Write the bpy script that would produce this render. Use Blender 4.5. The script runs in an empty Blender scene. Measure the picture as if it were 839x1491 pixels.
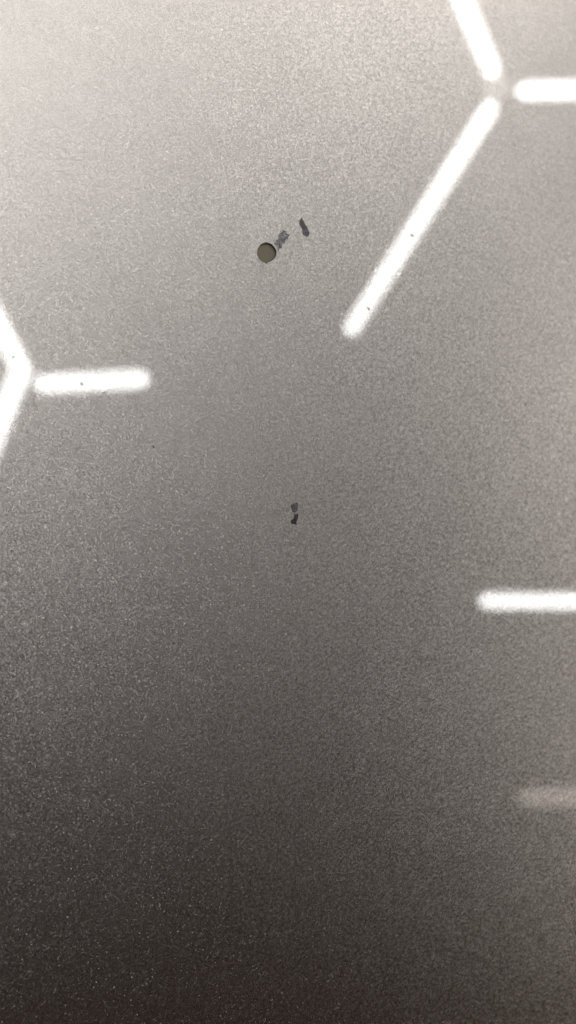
import bpy, bmesh, math, random
from mathutils import Vector, Matrix
from mathutils.geometry import delaunay_2d_cdt

random.seed(7)
scene = bpy.context.scene
COL = scene.collection

# ------------------------------------------------------------------ camera, world, exposure
# Survey frame: x right, y down, z away from the lens (metres). The panel is a plane seen from
# about 18 cm; the ceiling fixture is a flat honeycomb about 1.2 m above it, whose mirror image is
# what the clear coat shows.
FPX, PW, PH = 1291.0, 839.0, 1491.0           # focal length and frame of the photograph in pixels
PN = Vector((-0.32, 0.05, 0.94)).normalized() # panel normal (pointing away from the lens)
PD = 0.185 * PN.z                             # distance of the panel plane
EDGE = 0.476                                  # honeycomb edge length

FIT_W = Vector((0.416944, -0.026759, -0.001780))
FIT_T = Vector((0.122322, -0.450023, 2.952578)) * EDGE
FIT_R = Matrix.Rotation(FIT_W.length, 3, FIT_W.normalized())

def mirror(p):                                # mirror a survey point in the panel's plane
    return p - 2.0 * (p.dot(PN) - PD) * PN

def lattice_survey(a, b):                     # honeycomb coordinates -> real fixture, survey frame
    return mirror(FIT_R @ Vector((a * EDGE, b * EDGE, 0.0)) + FIT_T)

# world frame: z is up (normal of the fixture), origin on the panel at the middle of the view
O_S = Vector((0, 0, 0.185))
nv = FIT_R @ Vector((0, 0, 1))
up_s = -(nv - 2 * nv.dot(PN) * PN)
if up_s.dot(Vector((0, 0, -1))) < 0:
    up_s = -up_s
y_s = Vector((0, -1, 0)); y_s = (y_s - y_s.dot(up_s) * up_s).normalized()
x_s = y_s.cross(up_s).normalized()
S2W = Matrix((x_s, y_s, up_s))                # rows are the world axes in survey coordinates
def world(p): return S2W @ (p - O_S)

cam = bpy.data.cameras.new('camera')
cam.sensor_fit = 'VERTICAL'; cam.sensor_height = 24.0
cam.lens = 24.0 * FPX / PH
cam.clip_start = 0.005; cam.clip_end = 100
cam.dof.use_dof = True
cam.dof.focus_distance = 0.1755
cam.dof.aperture_fstop = cam.lens / 2.6       # a 2.6 mm pupil, as in a telephone
camo = bpy.data.objects.new('camera', cam); COL.objects.link(camo)
cr = S2W @ Matrix(((1, 0, 0), (0, -1, 0), (0, 0, -1)))
camo.matrix_world = Matrix.Translation(world(Vector((0, 0, 0)))) @ cr.to_4x4()
scene.camera = camo

def ceil_at(x, y):                            # direction of a mirror image in the photograph -> point on the fixture's plane
    d = Vector(((x - PW / 2) / FPX, (y - PH / 2) / FPX, 1.0))
    n = FIT_R @ Vector((0, 0, 1))
    return world(mirror(d * (FIT_T.dot(n) / d.dot(n))))

# fill discs, added out of view to brighten the top and both sides
COOL, WARM = (1.0, 0.945, 0.895), (1.0, 0.925, 0.86)
for x, y, size, watt, tint in ((30, -340, 0.36, 3.4, COOL), (780, -340, 0.36, 4.3, WARM), (-420, 210, 0.26, 4.6, COOL), (1310, 480, 0.28, 6.6, WARM), (1310, 1200, 0.28, 7.0, WARM)):
    la = bpy.data.lights.new('fill_lamp', 'AREA'); la.shape = 'DISK'; la.size = size
    la.energy = watt; la.color = tint
    lao = bpy.data.objects.new('fill_lamp', la); COL.objects.link(lao)
    lao.location = ceil_at(x, y)              # looks straight down

w = bpy.data.worlds.new('World'); scene.world = w; w.use_nodes = True
bg = w.node_tree.nodes['Background']
bg.inputs[0].default_value = (0.057, 0.036, 0.026, 1)   # dim brownish room
bg.inputs[1].default_value = 1.0

scene.view_settings.view_transform = 'Standard'
scene.view_settings.look = 'None'
scene.view_settings.gamma = 1.0
scene.view_settings.use_curve_mapping = False
scene.view_settings.exposure = 0.0
scene.cycles.use_denoising = True
scene.cycles.denoiser = 'OPENIMAGEDENOISE'
scene.cycles.use_adaptive_sampling = False
scene.cycles.sample_clamp_indirect = 4.0
scene.cycles.max_bounces = 4

# ------------------------------------------------------------------ node helpers and materials
def new_mat(name):
    m = bpy.data.materials.new(name); m.use_nodes = True
    nt = m.node_tree
    return m, nt, nt.nodes['Principled BSDF']

def nd(nt, t, **kw):
    n = nt.nodes.new(t)
    for k, v in kw.items(): setattr(n, k, v)
    return n

def lk(nt, a, b): nt.links.new(a, b)

def vmath(nt, op, a=None, b=None, scale=None):
    n = nd(nt, 'ShaderNodeVectorMath', operation=op)
    for i, v in enumerate((a, b)):
        if v is None: continue
        if isinstance(v, (tuple, list)): n.inputs[i].default_value = v
        else: lk(nt, v, n.inputs[i])
    if scale is not None:
        if isinstance(scale, (int, float)): n.inputs['Scale'].default_value = scale
        else: lk(nt, scale, n.inputs['Scale'])
    return n.outputs['Vector']

def smath(nt, op, a, b=None, clamp=False):
    n = nd(nt, 'ShaderNodeMath', operation=op, use_clamp=clamp)
    for i, v in enumerate((a, b)):
        if v is None: continue
        if isinstance(v, (int, float)): n.inputs[i].default_value = v
        else: lk(nt, v, n.inputs[i])
    return n.outputs[0]

FLAKE1, FLAKE2, FLAKEVAR, PEEL, ROUGH, GLINT = 0.17, 0.145, 0.38, 0.0000011, 0.415, 0.03
BASECOL = (0.260, 0.252, 0.244)

def paint_material():
    """Grey metallic base coat: aluminium flakes of random tilt under a glossy, slightly rippled clear coat."""
    m, nt, P = new_mat('metallic_paint')
    tc = nd(nt, 'ShaderNodeTexCoord').outputs['Object']
    geo = nd(nt, 'ShaderNodeNewGeometry').outputs['Normal']
    # jitter the lookup so that flakes have torn, uneven outlines
    wob = nd(nt, 'ShaderNodeTexNoise'); wob.inputs['Scale'].default_value = 4000; wob.inputs['Detail'].default_value = 2
    lk(nt, tc, wob.inputs['Vector'])
    p = vmath(nt, 'ADD', tc, vmath(nt, 'SCALE', vmath(nt, 'SUBTRACT', wob.outputs['Color'], (.5, .5, .5)), scale=0.00025))
    def flakes(scale, tilt):
        v = nd(nt, 'ShaderNodeTexVoronoi'); v.inputs['Scale'].default_value = scale
        lk(nt, p, v.inputs['Vector'])
        d = vmath(nt, 'SCALE', vmath(nt, 'SUBTRACT', v.outputs['Color'], (.5, .5, .5)), scale=tilt)
        return v, d
    v1, d1 = flakes(5600, FLAKE1)
    v2, d2 = flakes(9000, FLAKE2)
    nn = vmath(nt, 'NORMALIZE', vmath(nt, 'ADD', vmath(nt, 'ADD', geo, d1), d2))
    # uneven lay-down of the flakes
    cl = nd(nt, 'ShaderNodeTexNoise'); cl.inputs['Scale'].default_value = 60; cl.inputs['Detail'].default_value = 3
    lk(nt, tc, cl.inputs['Vector'])
    sep = nd(nt, 'ShaderNodeSeparateColor'); lk(nt, v1.outputs['Color'], sep.inputs[0])
    br = smath(nt, 'ADD', smath(nt, 'MULTIPLY', sep.outputs[0], FLAKEVAR), 1 - FLAKEVAR / 2)
    br = smath(nt, 'MULTIPLY', br, smath(nt, 'ADD', smath(nt, 'MULTIPLY', cl.outputs['Fac'], .12), .94))
    base = vmath(nt, 'SCALE', BASECOL, scale=br)
    # clear coat ripple (orange peel)
    n1 = nd(nt, 'ShaderNodeTexNoise'); n1.inputs['Scale'].default_value = 1100; n1.inputs['Detail'].default_value = 2
    lk(nt, tc, n1.inputs['Vector'])
    bp = nd(nt, 'ShaderNodeBump'); bp.inputs['Strength'].default_value = 1.0; bp.inputs['Distance'].default_value = PEEL
    lk(nt, n1.outputs['Fac'], bp.inputs['Height'])
    B = nd(nt, 'ShaderNodeBsdfGlossy', distribution='BECKMANN')
    B.inputs['Roughness'].default_value = ROUGH
    lk(nt, base, B.inputs['Color']); lk(nt, nn, B.inputs['Normal'])
    # a few large flakes lie steeply and glint on their own
    v3, d3 = flakes(5600, 1.0)
    sn = vmath(nt, 'NORMALIZE', vmath(nt, 'ADD', geo, d3))
    g = nd(nt, 'ShaderNodeBsdfGlossy', distribution='BECKMANN'); g.inputs['Roughness'].default_value = 0.25
    g.inputs['Color'].default_value = (.75, .73, .7, 1); lk(nt, sn, g.inputs['Normal'])
    s3 = nd(nt, 'ShaderNodeSeparateColor'); lk(nt, v3.outputs['Color'], s3.inputs[0])
    pick = smath(nt, 'GREATER_THAN', s3.outputs[2], .90)
    mx = nd(nt, 'ShaderNodeMixShader'); lk(nt, smath(nt, 'MULTIPLY', pick, GLINT), mx.inputs[0])
    lk(nt, B.outputs[0], mx.inputs[1]); lk(nt, g.outputs[0], mx.inputs[2])
    # clear coat on top
    ct = nd(nt, 'ShaderNodeBsdfGlossy', distribution='GGX'); ct.inputs['Roughness'].default_value = 0.025
    ct.inputs['Color'].default_value = (1, 1, 1, 1); lk(nt, bp.outputs[0], ct.inputs['Normal'])
    fr = nd(nt, 'ShaderNodeFresnel'); fr.inputs['IOR'].default_value = 1.5
    top = nd(nt, 'ShaderNodeMixShader'); lk(nt, fr.outputs[0], top.inputs[0])
    lk(nt, mx.outputs[0], top.inputs[1]); lk(nt, ct.outputs[0], top.inputs[2])
    lk(nt, top.outputs[0], nt.nodes['Material Output'].inputs['Surface'])
    nt.nodes.remove(P)
    return m


def matte(name, col, rough=.8, grain=0.0, scale=3000, spec=.3):
    m, nt, P = new_mat(name)
    tc = nd(nt, 'ShaderNodeTexCoord').outputs['Object']
    n = nd(nt, 'ShaderNodeTexNoise'); n.inputs['Scale'].default_value = scale; n.inputs['Detail'].default_value = 3
    lk(nt, tc, n.inputs['Vector'])
    st = smath(nt, 'MULTIPLY', smath(nt, 'SUBTRACT', n.outputs['Fac'], .3), 2.5, True)   # stretch the noise to 0..1
    f = smath(nt, 'ADD', smath(nt, 'MULTIPLY', st, 2 * grain), 1 - grain)
    lk(nt, vmath(nt, 'SCALE', col, scale=f), P.inputs['Base Color'])
    P.inputs['Roughness'].default_value = rough
    P.inputs['Specular IOR Level'].default_value = spec
    return m

def glow(name, col, strength):
    m, nt, P = new_mat(name)
    P.inputs['Base Color'].default_value = (.8, .8, .8, 1)
    P.inputs['Emission Color'].default_value = (*col, 1)
    P.inputs['Emission Strength'].default_value = strength
    m.cycles.emission_sampling = 'FRONT'
    return m

PAINT = paint_material()
PRIMER = matte('olive_primer', (0.105, 0.098, 0.070), .75, .10)
BLUEGREY = matte('bare_grey_layer', (0.125, 0.128, 0.138), .6, .75, 1900)
DARKGREY = matte('dark_grey_layer', (0.055, 0.051, 0.056), .7, .6, 2200)
SLATE = matte('slate_layer', (0.072, 0.069, 0.077), .7, .6, 2200)
BLACKGREY = matte('charcoal_layer', (0.028, 0.027, 0.026), .7, .5, 2600)
EDGE_MAT = matte('broken_paint_edge', (0.045, 0.043, 0.040), .8, .2)
TUBE_LIT = glow('lit_tube_diffuser', (0.99, 0.985, 0.965), 21.0)
TUBE_DIM = glow('dim_tube_diffuser', (1.0, 0.84, 0.74), 3.4)
PLASTIC = matte('white_plastic', (0.7, 0.7, 0.68), .4)

# ------------------------------------------------------------------ mesh helpers
def link(name, me, mats, parent=None):
    o = bpy.data.objects.new(name, me); COL.objects.link(o)
    for m in (mats if isinstance(mats, (list, tuple)) else [mats]): me.materials.append(m)
    if parent is not None: o.parent = parent
    return o

def mesh(name, verts, faces, smooth=False, idx=None):
    me = bpy.data.meshes.new(name); me.from_pydata([tuple(v) for v in verts], [], faces); me.update()
    for i, f in enumerate(me.polygons):
        f.use_smooth = smooth
        if idx: f.material_index = idx[i]
    return me

# panel frame: u right, v up in the picture, w out of the surface
w_s = -PN
u_s = Vector((1, 0, 0)); u_s = (u_s - u_s.dot(PN) * PN).normalized()
v_s = w_s.cross(u_s)
def on_panel(x, y):                           # photograph pixel -> point on the panel, metres
    d = Vector(((x - PW / 2) / FPX, (y - PH / 2) / FPX, 1.0))
    p = d * (PD / d.dot(PN)) - O_S
    return (p.dot(u_s), p.dot(v_s))

panel = bpy.data.objects.new('car_panel', None); COL.objects.link(panel)
pm = S2W @ Matrix((u_s, v_s, w_s)).transposed()
panel.matrix_world = pm.to_4x4()
panel['label'] = 'grey metallic painted car panel with glossy clear coat, chips and dust specks'
panel['category'] = 'car panel'

# ------------------------------------------------------------------ chips: outlines in photograph pixels
def jag(pts, n, amp):                         # subdivide an outline and roughen it
    out = []
    L = len(pts)
    for i in range(L):
        a, b = pts[i], pts[(i + 1) % L]
        for k in range(n):
            t = k / n
            j = amp if k else amp * .4
            out.append((a[0] + (b[0] - a[0]) * t + random.uniform(-j, j), a[1] + (b[1] - a[1]) * t + random.uniform(-j, j)))
    return out

def soften(pts, times=2):                     # round an outline off by corner cutting
    for _ in range(times):
        out = []
        for i in range(len(pts)):
            a, b = pts[i], pts[(i + 1) % len(pts)]
            out += [(a[0] * .75 + b[0] * .25, a[1] * .75 + b[1] * .25), (a[0] * .25 + b[0] * .75, a[1] * .25 + b[1] * .75)]
        pts = out
    return pts

def grow(pts, g):                             # push an outline outwards by g pixels
    cx = sum(p[0] for p in pts) / len(pts); cy = sum(p[1] for p in pts) / len(pts)
    out = []
    n = len(pts)
    A = sum(pts[i][0] * pts[(i + 1) % n][1] - pts[(i + 1) % n][0] * pts[i][1] for i in range(n))
    for i in range(n):
        a, b = pts[i - 1], pts[(i + 1) % n]
        t = Vector((b[0] - a[0], b[1] - a[1])).normalized()
        k = g if A > 0 else -g
        out.append((pts[i][0] + t.y * k, pts[i][1] - t.x * k))
    return out

round_chip = []
for k in range(56):
    a = 2 * math.pi * k / 56
    r = 14.3 + .25 * math.sin(3 * a + 1) + random.uniform(-.35, .3)
    x, y = 388.2 + r * math.cos(a), 368.0 + r * math.sin(a) * 1.02
    da = (math.degrees(a) - 92 + 180) % 360 - 180
    if abs(da) < 14: y += 2.4 * (1 - abs(da) / 14)
    round_chip.append((x, y))
scrape = jag(grow([(402.9, 361.4), (400.6, 354.9), (401.8, 350.6), (406.2, 348.0), (406.8, 342.6), (410.8, 339.4), (412.2, 336.2), (416.4, 337.6), (416.2, 340.6), (420.6, 342.2), (418.2, 346.8), (414.6, 348.8), (414.8, 353.4), (410.4, 355.4), (409.4, 360.0), (406.4, 361.6), (405.2, 365.6)], 1.0), 3, .7)
sliver = jag(soften(grow([(436.2, 322.0), (438.0, 320.4), (438.6, 317.4), (440.6, 320.6), (442.6, 323.4), (443.6, 328.0), (447.2, 331.2), (448.4, 335.6), (450.6, 340.2), (448.0, 344.8), (443.4, 343.0), (440.4, 339.6), (441.6, 335.4), (439.0, 330.8), (436.6, 327.5)], .7)), 1, .14)
upper_fleck = jag(soften(grow([(422.9, 735.8), (426.2, 734.6), (428.5, 732.9), (433.6, 732.3), (433.0, 738.0), (432.0, 744.6), (429.4, 746.4), (426.0, 745.2), (425.0, 741.0)], .5)), 1, .14)
lower_fleck = jag(soften([(427.6, 747.6), (431.0, 749.2), (434.8, 747.8), (434.4, 752.0), (433.2, 756.4), (431.6, 760.0), (431.8, 765.0), (429.4, 763.0), (426.6, 763.6), (423.2, 761.4), (424.0, 757.2), (427.4, 756.2), (428.4, 752.0)], 1), 2, .32)
speck_b = jag([(222.2, 649.0), (224.6, 648.6), (225.0, 652.2), (222.8, 652.6)], 1, .3)
CHIPS = [('round_chip', round_chip, 0.00045, PRIMER, 'round chip down to smooth olive grey primer'),
         ('paint_scrape', scrape, 0.00010, BLUEGREY, 'rough blue grey scrape running off the round chip'),
         ('paint_sliver', sliver, 0.00012, SLATE, 'slim dark grey flaked spot above the round chip'),
         ('paint_fleck', upper_fleck, 0.00012, DARKGREY, 'small squarish dark grey fleck in the middle of the panel'),
         ('paint_fleck', lower_fleck, 0.00016, BLACKGREY, 'ragged darker fleck just below the squarish one'),
         ('pin_hole', speck_b, 0.0001, DARKGREY, None)]

# ------------------------------------------------------------------ panel skin: one sheet with real openings where paint is missing
HU, HV = 0.24, 0.30
pts, edges = [], []
def add_loop(loop):
    s = len(pts); pts.extend(Vector(p) for p in loop); n = len(loop)
    edges.extend((s + i, s + (i + 1) % n) for i in range(n))
    return list(range(s, s + n))
outer = [(-HU, -HV), (HU, -HV), (HU, HV), (-HU, HV)]
add_loop(outer)
loops = []
for name, px, depth, mat, lab in CHIPS:
    uv = [on_panel(*q) for q in px]
    # counter-clockwise
    A = sum(uv[i][0] * uv[(i + 1) % len(uv)][1] - uv[(i + 1) % len(uv)][0] * uv[i][1] for i in range(len(uv)))
    if A < 0: uv.reverse()
    loops.append(uv); add_loop(uv)
for gx in range(-7, 8):
    for gy in range(-9, 10):
        pts.append(Vector((gx * .03, gy * .03)))
def inside(p, poly):
    c = False; n = len(poly)
    for i in range(n):
        (x1, y1), (x2, y2) = poly[i], poly[(i + 1) % n]
        if (y1 > p[1]) != (y2 > p[1]) and p[0] < (x2 - x1) * (p[1] - y1) / (y2 - y1) + x1: c = not c
    return c
vo, eo, fo, _, _, _ = delaunay_2d_cdt(pts, edges, [], 0, 1e-9)
faces = []
for f in fo:
    c = sum((vo[i] for i in f), Vector((0, 0))) / len(f)
    if any(inside(c, L) for L in loops): continue
    A = (vo[f[1]] - vo[f[0]]).cross(vo[f[2]] - vo[f[0]])
    faces.append(list(f) if A > 0 else list(reversed(f)))
V = [(p.x, p.y, 0.0) for p in vo]
# rolled edge of the sheet, well outside the picture
prev = None
ring_n = 0
def ring(off, z):
    s = len(V)
    for (x, y) in outer: V.append((x + math.copysign(off, x), y + math.copysign(off, y), z))
    return s
rings = [ring(0.0, 0.0)]
for k in range(1, 7):
    a = k / 6 * math.pi / 2
    rings.append(ring(.006 * math.sin(a), -.006 * (1 - math.cos(a))))
rings.append(ring(.006, -.025))
for a, b in zip(rings, rings[1:]):
    for i in range(4):
        j = (i + 1) % 4
        faces.append([a + i, b + i, b + j, a + j])
skin = link('panel_skin', mesh('panel_skin', V, faces), PAINT, panel)

# ------------------------------------------------------------------ the chips themselves: broken wall and exposed floor
for (name, px, depth, mat, lab), uv in zip(CHIPS, loops):
    n = len(uv)
    cu = sum(p[0] for p in uv) / n; cv = sum(p[1] for p in uv) / n
    Vc = [(p[0], p[1], 0.0) for p in uv]
    inset = .95 if name == 'round_chip' else .93
    ins = [inset + (random.uniform(-.05, .01) if name == 'round_chip' else 0) for p in uv]
    Vw = [(cu + (p[0] - cu) * k, cv + (p[1] - cv) * k, -depth) for p, k in zip(uv, ins)]
    wall = link('chip_wall', mesh('chip_wall', Vc + Vw, [[i, (i + 1) % n, n + (i + 1) % n, n + i] for i in range(n)]), EDGE_MAT)
    # floor: rings towards the middle, uneven where the lower layer is torn
    rough = 0.0 if name == 'round_chip' else depth * .5
    Vf = list(Vw); Ff = []
    R = 5
    for r in range(1, R):
        t = 1 - r / R
        for p in Vw:
            Vf.append((cu + (p[0] - cu) * t, cv + (p[1] - cv) * t, -depth + random.uniform(0, rough)))
    Vf.append((cu, cv, -depth))
    for r in range(R - 1):
        for i in range(n):
            j = (i + 1) % n
            Ff.append([r * n + i, r * n + j, (r + 1) * n + j, (r + 1) * n + i])
    for i in range(n): Ff.append([(R - 1) * n + i, (R - 1) * n + (i + 1) % n, R * n])
    fl = link(name, mesh(name, Vf, Ff, False), mat, panel)
    if lab: fl['label'] = lab
    wall.parent = fl
    # lifted lip of clear coat around the break
    if name == 'round_chip':
        Vl, Fl = [], []
        for q, (off, z) in enumerate([(0.0, .000003), (.00010, .000012), (.00022, .000012), (.00042, .000002)]):
            for p in uv:
                d = Vector((p[0] - cu, p[1] - cv)); d = d.normalized() * (d.length + off * (1 if name == 'round_chip' else .6))
                Vl.append((cu + d.x, cv + d.y, z))
        for q in range(3):
            for i in range(n):
                j = (i + 1) % n
                Fl.append([q * n + j, q * n + i, (q + 1) * n + i, (q + 1) * n + j])
        link('lip', mesh('lip', Vl, Fl, True), PAINT, fl)

# ------------------------------------------------------------------ dust nibs sealed under the clear coat: tiny domes
def dome(r, h):
    Vd, Fd = [], []
    K, S = 5, 14
    for k in range(K):
        t = 1 - k / K
        for s in range(S):
            a = 2 * math.pi * s / S
            Vd.append((r * t * math.cos(a), r * t * math.sin(a), h * (.5 + .5 * math.cos(math.pi * t)) + .000002))
    Vd.append((0, 0, h + .000002))
    for k in range(K - 1):
        for s in range(S):
            t = (s + 1) % S
            Fd.append([k * S + s, k * S + t, (k + 1) * S + t, (k + 1) * S + s])
    for s in range(S): Fd.append([(K - 1) * S + s, (K - 1) * S + (s + 1) % S, K * S])
    return mesh('dust_nib', Vd, Fd, True)
nib_me = dome(.00062, .0000105); nib_me.materials.append(PAINT)
NIBS = [(600, 343, 1.0), (540, 411, .7), (536, 449, .9), (541, 412, .6), (583, 400, .9), (563, 453, .7), (497, 457, .6), (545, 393, .8), (632, 213, .8),
        (152, 570, 1.0), (119, 559, .7), (743, 855, .8), (706, 90, .6), (20, 520, .7), (610, 314, .6), (649, 250, .5)]
for x, y, s in NIBS:
    o = bpy.data.objects.new('dust_nib', nib_me); COL.objects.link(o); o.parent = panel
    u, v = on_panel(x, y); o.location = (u, v, 0); o.scale = (s * .75, s * .95, s * .7); o.rotation_euler.z = random.uniform(0, 6)

# ------------------------------------------------------------------ the ceiling fixture: a honeycomb of lit tubes on connectors
SQ = math.sqrt(3) / 2
fixture = bpy.data.objects.new('hexagonal_tube_light', None); COL.objects.link(fixture)
fixture.location = world(lattice_survey(0, 0))
fixture['label'] = 'white glowing honeycomb of straight tube lights mirrored in the glossy paint'
fixture['category'] = 'ceiling light'
def lat(a, b): return world(lattice_survey(a, b)) - fixture.location

def cyl(name, r, L, seg=8):                  # along +X from 0 to L, closed
    V, F = [], []
    for x in (0.0, L):
        for s in range(seg):
            a = 2 * math.pi * s / seg; V.append((x, r * math.cos(a), r * math.sin(a)))
    for s in range(seg): F.append([s, (s + 1) % seg, seg + (s + 1) % seg, seg + s])
    F.append(list(range(seg))[::-1]); F.append(list(range(seg, 2 * seg)))
    return mesh(name, V, F)

def rod(name, r, L, seg=8):                   # tube along +X with domed ends
    V, F = [], []
    prof = [(-r * math.cos(a), r * math.sin(a)) for a in (.35, .85, 1.57)]
    prof += [(L - x, y) for x, y in reversed(prof)]
    for x, y in prof:
        for s in range(seg):
            a = 2 * math.pi * s / seg; V.append((x, y * math.cos(a), y * math.sin(a)))
    for k in range(len(prof) - 1):
        for s in range(seg): F.append([k * seg + s, k * seg + (s + 1) % seg, (k + 1) * seg + (s + 1) % seg, (k + 1) * seg + s])
    n = len(V); F.append(list(range(seg))[::-1]); F.append(list(range(n - seg, n)))
    return mesh(name, V, F, True)

def tube(parent, p, q, rad, mat):
    d = q - p
    o = link('tube', rod('tube', rad, d.length), mat, parent)
    o.matrix_local = Matrix.Translation(p) @ d.to_track_quat('X', 'Z').to_matrix().to_4x4()
    back = cyl('mount_clip', .009, .03)       # clips that hold the tube to the ceiling
    back.materials.append(PLASTIC)
    for t in (.2, .8):
        c = bpy.data.objects.new('mount_clip', back); COL.objects.link(c); c.parent = o
        c.location = (d.length * t, 0, rad * .9); c.rotation_euler.y = -math.pi / 2
    return o

RAD = .0150
# tubes mirrored in the picture: the two ends as they appear in the mirror image, and the radius
SEEN = [((712, 161), (513, 477), .0137), ((716, 101), (520, -368), .0128), ((765, 132), (1190, 126), .0128),
        ((65, 559), (204, 552), .0160), ((31, 537), (-245, 4), .0170), ((31, 537), (-112, 908), .0170),
        ((710, 875), (1030, 876), .0158)]
TUBES = []
LATTICE = [((.5, -SQ), (0, -2 * SQ)), ((.5, -SQ), (1.5, -SQ)), ((.5, -SQ), (0, 0)), ((-1, 0), (0, 0)), ((.5, SQ), (1.5, SQ)), ((-1, 0), (-1.5, -SQ)), ((-1, 0), (-1.5, SQ))]
seen = set()
def lit_region(x, y): return -2.6 < x < 1.6 and -2.7 < y < -1
def key(a, b): return tuple(sorted(((round(a[0], 2), round(a[1], 2)), (round(b[0], 2), round(b[1], 2)))))
for t in LATTICE: seen.add(key(*t))
# the rest of the honeycomb goes on above and beside the part that is mirrored in the picture
for ia in range(-3, 4):
    for ib in range(-5, 3):
        cx, cy = 1.5 * ia + .5, (2 * ib + (ia % 2)) * SQ       # a type-1 node: arms right, up-left, down-left
        cy -= SQ * 0
        n1 = (cx, cy - SQ)
        for n2 in ((n1[0] + 1, n1[1]), (n1[0] - .5, n1[1] - SQ), (n1[0] - .5, n1[1] + SQ)):
            k = key(n1, n2)
            if k in seen: continue
            seen.add(k)
            mx_, my_ = (n1[0] + n2[0]) / 2, (n1[1] + n2[1]) / 2
            if not lit_region(mx_, my_): continue
            TUBES.append((n1, n2, .05, .05))
nodes = {(.5, -.87)}
for p, q, rad in SEEN:
    tube(fixture, ceil_at(*p) - fixture.location, ceil_at(*q) - fixture.location, rad, TUBE_LIT)
for a, b, ta, tb in TUBES:
    A_, B_ = lat(*a), lat(*b)
    tube(fixture, A_ + (B_ - A_) * ta, A_ + (B_ - A_) * (1 - tb), RAD, TUBE_LIT)
    nodes.add((round(a[0], 2), round(a[1], 2)))
con = cyl('connector', .02, .02)
con.materials.append(PLASTIC)
for a in nodes:
    if a == (-1.0, 0.0): continue
    o = bpy.data.objects.new('connector', con); COL.objects.link(o); o.parent = fixture
    o.location = lat(*a) + Vector((0, 0, .02)); o.rotation_euler.y = -math.pi / 2

# a single faint warm tube, apart from the honeycomb
p, q = ceil_at(767, 1161), ceil_at(1080, 1160)
dim = bpy.data.objects.new('dim_tube_light', None); COL.objects.link(dim); dim.location = p
dim['label'] = 'faint brownish tube light mirrored at the right edge below the white bars'
dim['category'] = 'ceiling light'
tube(dim, Vector((0, 0, 0)), q - p, RAD * 1.15, TUBE_DIM)
